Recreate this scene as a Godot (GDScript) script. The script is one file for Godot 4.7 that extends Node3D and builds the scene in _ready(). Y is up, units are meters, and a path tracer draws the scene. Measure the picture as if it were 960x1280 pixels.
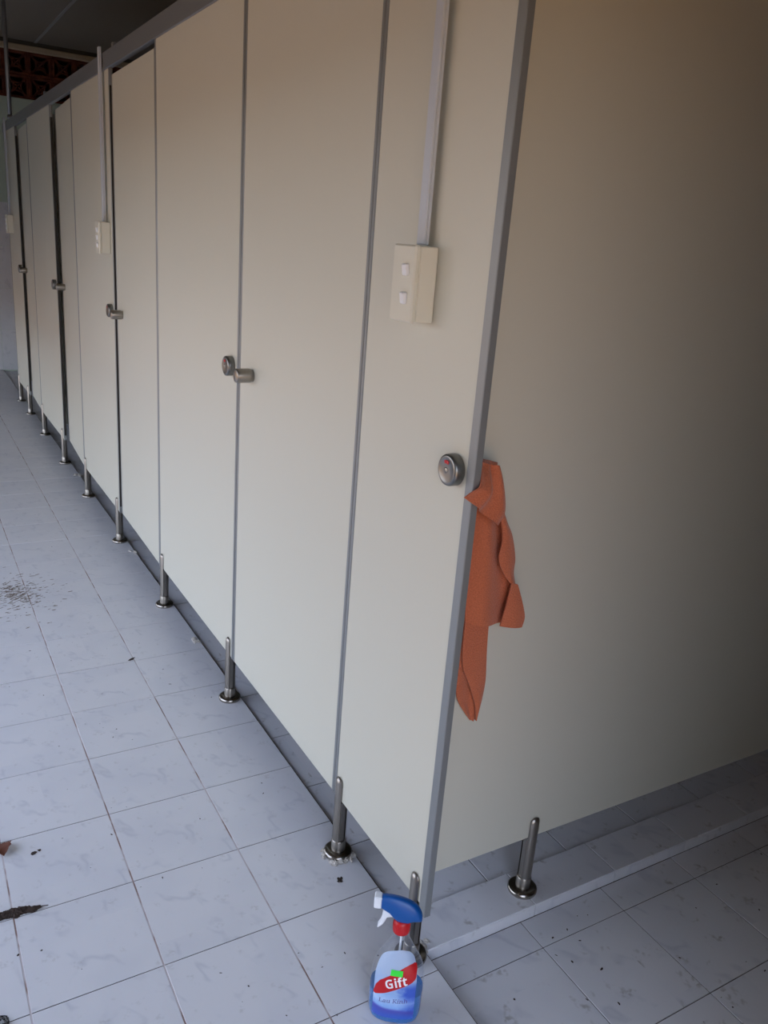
extends Node3D
# A washroom corridor with a row of cream toilet cubicles. Metres, y up.
# x = 0 is the cubicle kerb line, the corridor lies at x < 0, the row runs towards -z.

const FACE := -0.0413      # front face of the cubicle panels
const MID := -0.0353       # middle of their thickness
const BOT := 0.157         # underside of the panels
const RAIL := 1.992        # underside of the head rail
const WL := -2.0           # inner face of the window wall
const ZF := -7.45          # inner face of the far wall
const CEIL := 2.875
const ZN := 1.5          # inner face of the wall with the doorway
const INNER := -0.010     # level of the sunken cubicle floor
const LOW := -0.03         # level of the lower side floor

var M := {}
var taken := {}
var rng := RandomNumberGenerator.new()

# ---------------------------------------------------------------- helpers
func num(called: String) -> String:
	var n: int = taken.get(called, 0)
	taken[called] = n + 1
	return called if n == 0 else "%s_%03d" % [called, n]

func tag(o: Node, label: String, category: String, group := "", kind := "") -> Node:
	o.set_meta("label", label)
	o.set_meta("category", category)
	if group != "":
		o.set_meta("group", group)
	if kind != "":
		o.set_meta("kind", kind)
	return o

func base(called: String, at := Vector3.ZERO, turn := 0.0) -> Node3D:
	var o := Node3D.new()
	o.name = num(called)
	add_child(o)
	o.position = at
	o.rotation.y = turn
	return o

func put(called: String, mesh: Mesh, m: Material, parent: Node, at := Vector3.ZERO) -> MeshInstance3D:
	var o := MeshInstance3D.new()
	o.mesh = mesh
	o.material_override = m
	if parent == self:
		o.name = num(called)
	else:
		var c: Dictionary = parent.get_meta("_n") if parent.has_meta("_n") else {}
		var n: int = c.get(called, 0)
		o.name = called if n == 0 else "%s_%03d" % [called, n]
		c[called] = n + 1
		parent.set_meta("_n", c)
	parent.add_child(o)
	o.position = at
	return o

func st() -> SurfaceTool:
	var s := SurfaceTool.new()
	s.begin(Mesh.PRIMITIVE_TRIANGLES)
	return s

func done(s: SurfaceTool) -> ArrayMesh:
	s.generate_normals()
	return s.commit()

func tri(s: SurfaceTool, a: Vector3, b: Vector3, c: Vector3, outward: Vector3) -> void:
	# front faces run clockwise
	if (b - a).cross(c - a).dot(outward) > 0.0:
		var t := b
		b = c
		c = t
	s.add_vertex(a)
	s.add_vertex(b)
	s.add_vertex(c)

func quad(s: SurfaceTool, a: Vector3, b: Vector3, c: Vector3, d: Vector3, outward: Vector3) -> void:
	tri(s, a, b, c, outward)
	tri(s, a, c, d, outward)

# a chamfered box added to s
func cb(s: SurfaceTool, c: Vector3, size: Vector3, ch: float) -> void:
	s.set_smooth_group(-1)
	var h := size * 0.5
	ch = minf(ch, minf(h.x, minf(h.y, h.z)) * 0.9)
	var i := h - Vector3.ONE * ch
	for ax in 3:
		var b := (ax + 1) % 3
		var d := (ax + 2) % 3
		for sg in [-1.0, 1.0]:
			var p := []
			for q in [[-1, -1], [1, -1], [1, 1], [-1, 1]]:
				var v := Vector3.ZERO
				v[ax] = sg * h[ax]
				v[b] = q[0] * i[b]
				v[d] = q[1] * i[d]
				p.append(c + v)
			var o := Vector3.ZERO
			o[ax] = sg
			quad(s, p[0], p[1], p[2], p[3], o)
			# chamfer edges between axis ax (sign sg) and axis b (sign sh)
			for sh in [-1.0, 1.0]:
				var e := []
				for t in [-1.0, 1.0]:
					var v1 := Vector3.ZERO
					v1[ax] = sg * h[ax]
					v1[b] = sh * i[b]
					v1[d] = t * i[d]
					var v2 := v1
					v2[ax] = sg * i[ax]
					v2[b] = sh * h[b]
					e.append(c + v1)
					e.append(c + v2)
				var oo := Vector3.ZERO
				oo[ax] = sg
				oo[b] = sh
				quad(s, e[0], e[1], e[3], e[2], oo)
	for sx in [-1.0, 1.0]:
		for sy in [-1.0, 1.0]:
			for sz in [-1.0, 1.0]:
				var g := Vector3(sx, sy, sz)
				tri(s, c + Vector3(sx * h.x, sy * i.y, sz * i.z), c + Vector3(sx * i.x, sy * h.y, sz * i.z), c + Vector3(sx * i.x, sy * i.y, sz * h.z), g)

func cbox(size: Vector3, ch := 0.001, c := Vector3.ZERO) -> ArrayMesh:
	var s := st()
	cb(s, c, size, ch)
	return done(s)

# box given by its corners
func span(a: Vector3, b: Vector3, ch := 0.001) -> ArrayMesh:
	return cbox((b - a).abs(), ch, (a + b) * 0.5)

# lathe: profile of (radius, height) turned round the axis dir at c
func lathe(s: SurfaceTool, prof: Array, c: Vector3, dir := Vector3.UP, seg := 28) -> void:
	s.set_smooth_group(1)
	var u := dir.cross(Vector3(0.31, 0.17, 0.93)).normalized()
	var w := dir.cross(u).normalized()
	for k in prof.size() - 1:
		var p: Vector2 = prof[k]
		var q: Vector2 = prof[k + 1]
		var slope := Vector2(q.y - p.y, -(q.x - p.x))
		for j in seg:
			var a0 := TAU * j / seg
			var a1 := TAU * (j + 1) / seg
			var r0 := u * cos(a0) + w * sin(a0)
			var r1 := u * cos(a1) + w * sin(a1)
			var o := (r0 + r1) * 0.5 * slope.x + dir * slope.y
			var A := c + r0 * p.x + dir * p.y
			var B := c + r1 * p.x + dir * p.y
			var C := c + r1 * q.x + dir * q.y
			var D := c + r0 * q.x + dir * q.y
			if p.x > 1e-6:
				tri(s, A, B, C, o)
				if q.x > 1e-6:
					tri(s, A, C, D, o)
			else:
				tri(s, A, C, D, o)

# ---------------------------------------------------------------- materials
func mat(c: Color, rough := 0.6, metal := 0.0) -> StandardMaterial3D:
	var m := StandardMaterial3D.new()
	m.albedo_color = c
	m.roughness = rough
	m.metallic = metal
	return m

func noise(freq: float, seed_: int, oct := 4) -> FastNoiseLite:
	var n := FastNoiseLite.new()
	n.noise_type = FastNoiseLite.TYPE_SIMPLEX_SMOOTH
	n.frequency = freq
	n.seed = seed_
	n.fractal_octaves = oct
	return n

func marble(size: int, stains: float, seed_: int) -> ImageTexture:
	# white ceramic print: thin grey-blue veins running one way, faint clouds, flecks of dirt
	var img := Image.create(size, size, false, Image.FORMAT_RGB8)
	var a := noise(0.0042, seed_, 3)
	var b := noise(0.011, seed_ + 1, 3)
	var cl := noise(0.004, seed_ + 2, 3)
	var d := noise(0.02, seed_ + 3, 4)
	var f := noise(0.09, seed_ + 4, 2)
	for y in size:
		for x in size:
			var px := x * 0.55 + y * 0.9
			var py := (y * 0.55 - x * 0.9) * 2.0
			var v := absf(a.get_noise_2d(px, py))
			var vein := maxf(0.0, 1.0 - v * 7.0) * clampf(b.get_noise_2d(x, y) * 2.5 - 0.1, 0.0, 1.0)
			var cloud := cl.get_noise_2d(x, y)
			var dirt := clampf((d.get_noise_2d(x, y) - 0.34) * 3.0, 0.0, 1.0) * clampf(f.get_noise_2d(x, y) * 2.0 + 0.5, 0.0, 1.0) * stains
			var c := Color(0.845, 0.85, 0.865)
			c = c.lerp(Color(0.79, 0.80, 0.83), clampf(cloud * 0.9 + 0.2, 0.0, 1.0) * 0.6)
			c = c.lerp(Color(0.56, 0.58, 0.64), vein * 0.22)
			c = c.lerp(Color(0.45, 0.43, 0.40), dirt * 0.5)
			img.set_pixel(x, y, c)
	return ImageTexture.create_from_image(img)

func blotch(size: int, freq: float, seed_: int, c0: Color, c1: Color, lo: float, hi: float) -> ImageTexture:
	var img := Image.create(size, size, false, Image.FORMAT_RGB8)
	var n := noise(freq, seed_, 5)
	for y in size:
		for x in size:
			# wrap by blending so that the pattern repeats without an edge
			var t := smoothstep(lo, hi, n.get_noise_2d(x, y))
			img.set_pixel(x, y, c0.lerp(c1, t))
	return ImageTexture.create_from_image(img)

func make_materials() -> void:
	M.panel = mat(Color(0.785, 0.78, 0.725), 0.42)
	M.alu = mat(Color(0.54, 0.555, 0.56), 0.45, 0.45)
	M.rail = mat(Color(0.56, 0.57, 0.58), 0.45, 0.6)
	M.steel = mat(Color(0.62, 0.60, 0.57), 0.24, 1.0)
	M.brushed = mat(Color(0.60, 0.58, 0.55), 0.34, 1.0)
	M.seal = mat(Color(0.13, 0.12, 0.105), 0.7)
	M.disc = mat(Color(0.50, 0.50, 0.49), 0.36, 1.0)
	M.red = mat(Color(0.75, 0.05, 0.12), 0.4)
	M.dark = mat(Color(0.05, 0.05, 0.05), 0.6)
	M.pvc = mat(Color(0.86, 0.85, 0.80), 0.35)
	M.pvc_white = mat(Color(0.88, 0.89, 0.90), 0.3)
	M.trunk = mat(Color(0.74, 0.765, 0.80), 0.4)
	M.cream_plate = mat(Color(0.83, 0.82, 0.76), 0.4)
	var marb := marble(896, 0.3, 3)
	M.tile = mat(Color(1, 1, 1), 0.38)
	M.tile.albedo_texture = marb
	var marb2 := marble(640, 0.8, 40)
	M.tile_low = mat(Color(1, 1, 1), 0.42)
	M.tile_low.albedo_texture = marb2
	M.grout = mat(Color(1, 1, 1), 0.95)
	M.grout.albedo_texture = blotch(256, 0.03, 8, Color(0.17, 0.12, 0.10), Color(0.42, 0.37, 0.35), -0.3, 0.4)
	M.grout.uv1_triplanar = true
	M.grout.uv1_world_triplanar = true
	M.grout.uv1_scale = Vector3(1.1, 1.1, 1.1)
	M.filler = mat(Color(1, 1, 1), 0.95)
	M.filler.albedo_texture = blotch(256, 0.035, 31, Color(0.54, 0.45, 0.42), Color(0.76, 0.73, 0.74), -0.38, 0.12)
	M.filler.uv1_triplanar = true
	M.filler.uv1_world_triplanar = true
	M.filler.uv1_scale = Vector3(0.9, 0.9, 0.9)
	M.grime = mat(Color(1, 1, 1), 0.95)
	M.grime.albedo_texture = blotch(256, 0.04, 21, Color(0.12, 0.10, 0.09), Color(0.36, 0.33, 0.31), -0.3, 0.3)
	M.grime.uv1_triplanar = true
	M.grime.uv1_world_triplanar = true
	M.grime.uv1_scale = Vector3(2, 2, 2)
	M.mortar = mat(Color(0.76, 0.74, 0.71), 0.95)
	M.paint = mat(Color(0.74, 0.80, 0.74), 0.8)
	M.cream_paint = mat(Color(0.74, 0.68, 0.58), 0.85)
	M.white_paint = mat(Color(0.80, 0.78, 0.74), 0.85)
	M.ceiling = mat(Color(0.54, 0.51, 0.46), 0.9)
	M.ceiling_joint = mat(Color(0.66, 0.65, 0.64), 0.8)
	M.clay = mat(Color(1, 1, 1), 0.9)
	M.clay.albedo_texture = blotch(128, 0.05, 5, Color(0.34, 0.15, 0.09), Color(0.44, 0.22, 0.13), -0.4, 0.4)
	M.clay.uv1_triplanar = true
	M.clay.uv1_world_triplanar = true
	M.clay.uv1_scale = Vector3(1.6, 1.6, 1.6)
	M.concrete = mat(Color(0.40, 0.39, 0.37), 0.95)
	M.wood = mat(Color(0.36, 0.30, 0.24), 0.8)
	M.soil = mat(Color(0.48, 0.375, 0.255), 1.0)
	M.frame = mat(Color(0.6, 0.6, 0.6), 0.5)
	M.towel = mat(Color(1, 1, 1), 1.0)
	M.towel.albedo_texture = blotch(256, 0.25, 12, Color(0.66, 0.36, 0.24), Color(0.78, 0.44, 0.30), -0.5, 0.5)
	M.towel.uv1_triplanar = true
	M.towel.uv1_scale = Vector3(5, 5, 5)
	M.towel.rim_enabled = true
	M.towel.rim = 0.4
	M.towel.rim_tint = 0.7
	var fuzz := NoiseTexture2D.new()
	fuzz.noise = noise(0.2, 13, 2)
	fuzz.width = 256
	fuzz.height = 256
	fuzz.as_normal_map = true
	fuzz.seamless = true
	fuzz.bump_strength = 6.0
	M.towel.normal_enabled = true
	M.towel.normal_texture = fuzz
	M.towel.normal_scale = 0.3
	M.leaf = mat(Color(0.36, 0.19, 0.12), 0.85)
	M.twig = mat(Color(0.21, 0.165, 0.14), 0.9)
	M.hair = mat(Color(0.10, 0.09, 0.09), 0.8)
	M.mud = mat(Color(0.48, 0.44, 0.40), 0.95)
	M.blue = mat(Color(0.0, 0.31, 0.60), 0.38)
	M.collar = mat(Color(0.74, 0.07, 0.10), 0.4)
	M.trigger = mat(Color(0.90, 0.92, 0.94), 0.35)
	M.sticker = mat(Color(0.22, 0.90, 0.25), 0.6)
	M.ink_white = mat(Color(0.95, 0.95, 0.95), 0.5)
	M.ink_violet = mat(Color(0.30, 0.22, 0.55), 0.5)
	M.clear = mat(Color(0.93, 0.96, 1.0, 0.03), 0.08)
	M.clear.transparency = BaseMaterial3D.TRANSPARENCY_ALPHA
	M.liquid = mat(Color(0.0, 0.44, 0.75, 0.78), 0.05)
	M.liquid.refraction_enabled = true
	M.liquid.refraction_scale = 0.033

# ---------------------------------------------------------------- setting
var tile_meshes := {}
# a tile slab w by d whose top face carries a piece of the print, four versions of each size
func tile_mesh(w: float, d: float, t := 0.006) -> ArrayMesh:
	var key := "%.3f %.3f %d" % [w, d, rng.randi() % 9]
	if tile_meshes.has(key):
		return tile_meshes[key]
	var s := st()
	s.set_smooth_group(-1)
	var ch := 0.0006
	var uv0 := Vector2(rng.randf(), rng.randf())
	var rot := (rng.randi() % 2) * PI
	var pts := []
	for q in [[0.0, ch], [-ch, 0.0], [-t, 0.0]]:
		var hw: float = w * 0.5 - q[1]
		var hd: float = d * 0.5 - q[1]
		for g in [[-1, -1], [1, -1], [1, 1], [-1, 1]]:
			pts.append(Vector3(g[0] * hw, q[0], g[1] * hd))
	var faces := [[0, 1, 2, 3, Vector3.UP]]
	for r in 2:
		for k in 4:
			var k1 := (k + 1) % 4
			var o: Vector3 = pts[r * 4 + k] + pts[r * 4 + k1]
			o.y = 0.01 if r == 0 else 0.0
			faces.append([r * 4 + k, r * 4 + k1, r * 4 + 4 + k1, r * 4 + 4 + k, o])
	for f in faces:
		var order := [f[0], f[1], f[2], f[0], f[2], f[3]]
		var A: Vector3 = pts[f[0]]
		var B: Vector3 = pts[f[1]]
		var C: Vector3 = pts[f[2]]
		if (B - A).cross(C - A).dot(f[4]) > 0.0:
			order = [f[0], f[2], f[1], f[0], f[3], f[2]]
		for i in order:
			var p: Vector3 = pts[i]
			s.set_uv(uv0 + (Vector2(p.x, p.z) / 0.9).rotated(rot))
			s.add_vertex(p)
	tile_meshes[key] = done(s)
	return tile_meshes[key]

func build_floor() -> void:
	var f := base("floor")
	tag(f, "white marbled corridor floor tiles with dirty brown joints", "floor", "", "structure")
	put("screed", span(Vector3(WL, -0.12, ZF), Vector3(0.0, -0.0016, ZN), 0.0), M.grout, f)
	var tz := 0.25307
	var z0 := 0.1808
	var far := st()
	for i in range(-9, 31):
		for k in 8:
			var x1 := -0.25 * k
			var w := 0.25
			if k == 7:
				w = 2.0 - 1.75
			var c := Vector3(x1 - w * 0.5, rng.randf_range(-0.0004, 0.0003), z0 - tz * (i + 0.5))
			var za := minf(c.z + tz * 0.5, ZN)
			var zb := maxf(c.z - tz * 0.5, ZF + 0.005)
			if za - zb < 0.02:
				continue
			c.z = (za + zb) * 0.5
			var msh := tile_mesh(w - 0.0030, za - zb - 0.0023)
			if i < 17:
				put("floor_tile", msh, M.tile, f, c)
			else:
				far.append_from(msh, 0, Transform3D(Basis(), c))
	var fo := put("distant_floor_tiles", far.commit(), M.tile, f)
	fo.set_meta("kind", "stuff")
	for k in range(1, 8):
		put("joint_filler", span(Vector3(-0.25 * k - 0.0016, -0.004, ZF), Vector3(-0.25 * k + 0.0016, -0.0005, ZN), 0.0), M.filler, f)
	# the lower floor beside the cubicles
	var g := base("floor")
	tag(g, "shadowed lower floor of grey-white tiles beside the cubicle side panel", "floor", "", "structure")
	put("screed", span(Vector3(0.0005, -0.14, 0.1262), Vector3(1.9, LOW - 0.0016, 0.958), 0.0), M.grime, g)
	var xs := [0.004, 0.012, 0.260, 0.508, 0.754, 1.001, 1.248, 1.495, 1.742, 1.9]
	var zs := [0.1325, 0.212, 0.4606, 0.710, 0.958]
	for a in xs.size() - 1:
		for b in zs.size() - 1:
			if a == 0:
				continue
			var x0: float = xs[a] if a > 1 else 0.004
			var c := Vector3((x0 + xs[a + 1]) * 0.5, LOW + rng.randf_range(-0.0004, 0.0003), (zs[b] + zs[b + 1]) * 0.5)
			put("floor_tile", tile_mesh(xs[a + 1] - x0 - 0.002, zs[b + 1] - zs[b] - 0.002), M.tile_low, g, c)
	# the tiled ledge that the side panel's leg stands on
	var e := base("trim_1")
	tag(e, "narrow white tiled ledge along the foot of the side panel", "ledge", "", "structure")
	put("screed", span(Vector3(0.0, -0.12, 0.02), Vector3(1.9, -0.002, 0.126), 0.0), M.grime, e)
	var lx := [0.0, 0.302, 0.555, 0.808, 1.06, 1.313, 1.566, 1.9]
	for a in lx.size() - 1:
		var w: float = lx[a + 1] - lx[a] - 0.002
		var cx: float = (lx[a] + lx[a + 1]) * 0.5
		put("ledge_tile", tile_mesh(w, 0.1080), M.tile_low, e, Vector3(cx, 0.0, 0.0755))
		# the upright edge tile, leaning out a little at its foot
		var o := put("edge_tile", tile_mesh(w, 0.0275), M.tile_low, e, Vector3(cx, -0.0165, 0.1315))
		o.rotation.x = deg_to_rad(86.0)
	# the cubicles' own floor, a step lower, seen in the gap under the panels
	var p := base("floor")
	tag(p, "white tiled floor inside the cubicles, seen in the gap under the panels", "floor", "", "structure")
	put("screed", span(Vector3(0.0005, -0.2, ZF), Vector3(1.9, INNER - 0.0020, 0.0195), 0.0), M.grime, p)
	put("drop_edge", span(Vector3(-0.0005, -0.12, ZF), Vector3(0.002, -0.0030, 0.0195), 0.0), M.grime, p)
	var rest := st()
	for i in 30:
		for k in 8:
			var x0 := 0.003 + 0.25 * k
			var w3 := minf(0.25, 1.9 - x0)
			var zc := 0.02 - tz * (i + 0.5)
			var ze := maxf(zc - tz * 0.5, ZF + 0.005)
			var dz := zc + tz * 0.5 - ze
			if dz < 0.02:
				continue
			zc = ze + dz * 0.5
			var ms := tile_mesh(w3 - 0.003, dz - 0.003)
			if i == 0 and k > 0:
				put("floor_tile", ms, M.tile_low, p, Vector3(x0 + w3 * 0.5, INNER, zc))
			elif k == 0 and i < 25:
				put("floor_tile", ms, M.tile_low, p, Vector3(x0 + w3 * 0.5, INNER, zc))
			else:
				rest.append_from(ms, 0, Transform3D(Basis(), Vector3(x0 + w3 * 0.5, INNER, zc)))
	put("inner_floor_tiles", rest.commit(), M.tile_low, p).set_meta("kind", "stuff")

func vent_block() -> ArrayMesh:
	# pierced clay block 0.196 wide, 0.19 high, 0.09 deep: square frame, diagonal cross and four arcs
	var s := st()
	var w := 0.196
	var h := 0.190
	var dp := 0.09
	var t := 0.022
	var sub := st()
	cb(sub, Vector3(0, h * 0.5 - t * 0.5, 0), Vector3(w, t, dp), 0.003)
	cb(sub, Vector3(0, -h * 0.5 + t * 0.5, 0), Vector3(w, t, dp), 0.003)
	cb(sub, Vector3(w * 0.5 - t * 0.5, 0, 0), Vector3(t, h - 2 * t, dp), 0.003)
	cb(sub, Vector3(-w * 0.5 + t * 0.5, 0, 0), Vector3(t, h - 2 * t, dp), 0.003)
	s.append_from(done(sub), 0, Transform3D())
	for q in 4:
		var b := Basis(Vector3.BACK, q * PI * 0.5 + PI * 0.25)
		sub = st()
		cb(sub, Vector3(0.055, 0, 0), Vector3(0.125, 0.011, dp * 0.8), 0.002)
		s.append_from(done(sub), 0, Transform3D(b, Vector3.ZERO))
	for q in 4:
		# arc bulging from the middle of each side towards the centre
		var b2 := Basis(Vector3.BACK, q * PI * 0.5)
		for k in 6:
			var a := lerpf(-1.25, 1.25, (k + 0.5) / 6.0)
			var r := 0.062
			sub = st()
			cb(sub, Vector3.ZERO, Vector3(0.010, 0.027, dp * 0.8), 0.0015)
			var at := Vector3(0.092 - r * cos(a), r * sin(a), 0)
			s.append_from(done(sub), 0, Transform3D(b2 * Basis(Vector3.BACK, -a), b2 * at))
	return s.commit()

func build_shell() -> void:
	# far wall: white tiled dado, pale green paint, a band of clay vent blocks under a cream beam
	var w := base("wall_far")
	tag(w, "far end wall, pale green paint over white tiles", "wall", "", "structure")
	var y0 := 2.412
	var y1 := 2.795
	put("plaster", span(Vector3(WL, -0.12, ZF - 0.14), Vector3(1.9, y0, ZF), 0.0), M.paint, w)
	put("lintel", span(Vector3(WL, y1, ZF - 0.14), Vector3(1.9, CEIL + 0.1, ZF), 0.0), M.concrete, w)
	put("beam", span(Vector3(WL, y1 - 0.004, ZF), Vector3(1.9, y1 + 0.045, ZF + 0.035), 0.006), M.cream_paint, w)
	var vb := vent_block()
	for r in 2:
		for k in range(-11, 8):
			put("vent_block", vb, M.clay, w, Vector3(0.366 + 0.0985 + 0.197 * k, y0 + 0.0958 + 0.1915 * r, ZF - 0.055))
	put("mortar_bed", span(Vector3(WL, y0 - 0.003, ZF - 0.1), Vector3(1.9, y0 + 0.001, ZF - 0.003), 0.0), M.grime, w)
	for r in 4:
		for k in 15:
			var c := Vector3(WL + 0.125 + 0.25 * k, 0.19 + 0.382 * r, ZF + 0.001)
			var o := put("wall_tile", tile_mesh(0.248, 0.380), M.tile, w, c)
			o.rotation.x = PI * 0.5
	# the unlit room behind the vent blocks
	var b := base("wall_beyond")
	tag(b, "dark room behind the clay vent blocks", "wall", "", "structure")
	put("back_plaster", span(Vector3(WL, 0.0, ZF - 1.4), Vector3(1.9, CEIL + 0.1, ZF - 1.3), 0.0), M.concrete, b)
	put("end_plaster", span(Vector3(WL - 0.1, 0.0, ZF - 1.4), Vector3(WL, CEIL + 0.1, ZF - 0.14), 0.0), M.concrete, b)
	put("end_plaster", span(Vector3(1.9, 0.0, ZF - 1.4), Vector3(2.0, CEIL + 0.1, ZF - 0.14), 0.0), M.concrete, b)
	put("slab", span(Vector3(WL - 0.1, CEIL, ZF - 1.4), Vector3(2.0, CEIL + 0.1, ZF - 0.14), 0.0), M.concrete, b)
	put("ground_slab", span(Vector3(WL - 0.1, -0.1, ZF - 1.4), Vector3(2.0, 0.0, ZF - 0.14), 0.0), M.concrete, b)
	# ceiling boards with slightly paler joint strips
	var cl := base("ceiling")
	tag(cl, "dark grey ceiling boards with faint pale joint strips", "ceiling", "", "structure")
	put("slab", span(Vector3(WL - 0.15, CEIL + 0.012, ZF - 0.14), Vector3(2.05, CEIL + 0.12, ZN + 0.15), 0.0), M.concrete, cl)
	for a in [[WL, -0.77], [-0.77, 0.43], [0.43, 1.9]]:
		var zz := ZF
		while zz < ZN:
			var ze := minf(zz + 2.4, ZN)
			put("ceiling_board", span(Vector3(a[0] + 0.004, CEIL, zz + 0.004), Vector3(a[1] - 0.004, CEIL + 0.012, ze - 0.004), 0.002), M.ceiling, cl)
			zz += 2.4
	for x in [-0.77, 0.43]:
		put("joint_strip", span(Vector3(x - 0.012, CEIL - 0.004, ZF), Vector3(x + 0.012, CEIL + 0.002, ZN), 0.001), M.ceiling_joint, cl)
	# the wall behind the cubicles
	var r_ := base("wall_right")
	tag(r_, "plain wall behind the cubicles", "wall", "", "structure")
	put("plaster", span(Vector3(1.9, -0.14, ZF - 0.14), Vector3(2.05, CEIL, ZN + 0.15), 0.0), M.white_paint, r_)
	# window wall on the corridor side
	var l := base("wall_left")
	tag(l, "corridor wall with a long window opening, opposite the cubicles", "wall", "", "structure")
	# openings to the yard: [far end, near end, sill, head]
	var open := [[-6.9, -2.75, 0.03, 0.80], [-2.6, 0.15, 0.03, 1.82]]
	var zz0 := ZF - 0.14
	for q in open:
		put("plaster", span(Vector3(WL - 0.15, -0.14, zz0), Vector3(WL, CEIL, q[0]), 0.0), M.white_paint, l)
		put("plaster", span(Vector3(WL - 0.15, -0.14, q[0]), Vector3(WL, q[2], q[1]), 0.0), M.white_paint, l)
		put("plaster", span(Vector3(WL - 0.15, q[3], q[0]), Vector3(WL, CEIL, q[1]), 0.0), M.white_paint, l)
		zz0 = q[1]
	put("plaster", span(Vector3(WL - 0.15, -0.14, zz0), Vector3(WL, CEIL, ZN + 0.15), 0.0), M.white_paint, l)
	for k in 2:
		var q = open[k]
		var wn := base("window_%d" % (k + 1))
		tag(wn, ["low open window in the corridor wall, far end", "long open window in the corridor wall, near end"][k], "window", "", "structure")
		put("sill", span(Vector3(WL - 0.17, q[2], q[0]), Vector3(WL + 0.02, q[2] + 0.015, q[1]), 0.003), M.frame, wn)
		put("head", span(Vector3(WL - 0.1, q[3] - 0.03, q[0]), Vector3(WL - 0.06, q[3], q[1]), 0.003), M.frame, wn)
		for m_ in 4:
			var mz := lerpf(q[0] + 0.015, q[1] - 0.015, m_ / 3.0)
			put("mullion", span(Vector3(WL - 0.1, q[2] + 0.015, mz - 0.015), Vector3(WL - 0.06, q[3] - 0.03, mz + 0.015), 0.003), M.frame, wn)
	# walls behind the camera
	var n := base("wall_near")
	tag(n, "wall behind the camera closing the corridor", "wall", "", "structure")
	var dx := -0.02
	var dl := -1.15
	var dy := 1.88
	put("plaster", span(Vector3(dx, -0.14, ZN), Vector3(2.05, CEIL, ZN + 0.15), 0.0), M.white_paint, n)
	put("plaster", span(Vector3(dl, dy, ZN), Vector3(dx, CEIL, ZN + 0.15), 0.0), M.white_paint, n)
	put("plaster", span(Vector3(WL - 0.15, -0.14, ZN), Vector3(dl, CEIL, ZN + 0.15), 0.0), M.white_paint, n)
	var dr := base("door_1")
	tag(dr, "open doorway behind the camera", "doorway", "", "structure")
	put("jamb", span(Vector3(dx - 0.04, 0.0, ZN), Vector3(dx, dy, ZN + 0.15), 0.003), M.frame, dr)
	put("jamb", span(Vector3(dl, 0.0, ZN), Vector3(dl + 0.04, dy, ZN + 0.15), 0.003), M.frame, dr)
	put("head", span(Vector3(dl + 0.04, dy - 0.04, ZN), Vector3(dx - 0.04, dy, ZN + 0.15), 0.003), M.frame, dr)
	var n2 := base("wall_side")
	tag(n2, "brown boarded wall facing the cubicle side panel, out of view", "wall", "", "structure")
	put("boarding", span(Vector3(0.0, -0.14, 0.96), Vector3(1.9, CEIL, 1.08), 0.0), M.wood, n2)
	# ground outside the window
	var gr := put("ground", span(Vector3(-40, -0.4, -40), Vector3(40, -0.2, 40), 0.0), M.soil, self)
	tag(gr, "bare brown ground outside the building", "ground", "", "structure")

# ---------------------------------------------------------------- cubicles
func panel_board(o: Node3D, w: float, top: float, strips: Array, low := BOT) -> void:
	# local frame: x out of the front face is -x, z from -w to 0
	put("board", span(Vector3(-0.006, low, -w), Vector3(0.006, top, 0.0), 0.0012), M.panel, o)
	for q in strips:
		put("edge_strip", span(Vector3(-0.0078, low - q[2], q[0]), Vector3(0.0078, top, q[1]), 0.0015), M.alu, o)

func indicator(o: Node3D, z: float, y: float) -> void:
	var s := st()
	lathe(s, [Vector2(0.0265, 0.0), Vector2(0.028, 0.002), Vector2(0.028, 0.016), Vector2(0.0265, 0.0195), Vector2(0.022, 0.0215), Vector2(0.021, 0.0208), Vector2(0.006, 0.0212), Vector2(0.0, 0.0212)], Vector3.ZERO, Vector3.LEFT, 40)
	var d := put("lock_indicator", done(s), M.disc, o, Vector3(-0.006, y, z))
	d.set_meta("label", "round steel lock indicator")
	var r := st()
	r.set_smooth_group(-1)
	for k in 8:
		var a0 := lerpf(0.25, 1.15, k / 8.0) + PI * 0.28
		var a1 := lerpf(0.25, 1.15, (k + 1) / 8.0) + PI * 0.28
		var p := []
		for q in [[a0, 0.0115], [a1, 0.0115], [a1, 0.0175], [a0, 0.0175]]:
			p.append(Vector3(-0.0216, sin(q[0]) * q[1], -cos(q[0]) * q[1]))
		quad(r, p[0], p[1], p[2], p[3], Vector3.LEFT)
	put("indicator_window", done(r), M.red, d).set_meta("label", "red occupied mark")
	var c := st()
	lathe(c, [Vector2(0.0052, 0.0), Vector2(0.0052, 0.0012), Vector2(0.0042, 0.002), Vector2(0.0, 0.0022)], Vector3(-0.0205, 0, 0), Vector3.LEFT, 16)
	cb(c, Vector3(-0.0225, 0, 0), Vector3(0.0006, 0.007, 0.0012), 0.0002)
	put("coin_slot", done(c), M.brushed, d)

func knob(o: Node3D, z: float, y: float) -> void:
	var s := st()
	lathe(s, [Vector2(0.0165, 0.0), Vector2(0.0165, 0.004), Vector2(0.0185, 0.007), Vector2(0.0190, 0.012), Vector2(0.0190, 0.043), Vector2(0.0180, 0.0465), Vector2(0.016, 0.0475), Vector2(0.0, 0.0475)], Vector3.ZERO, Vector3.LEFT, 36)
	put("knob", done(s), M.brushed, o, Vector3(-0.006, y, z)).set_meta("label", "brushed steel cylinder knob")

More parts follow.
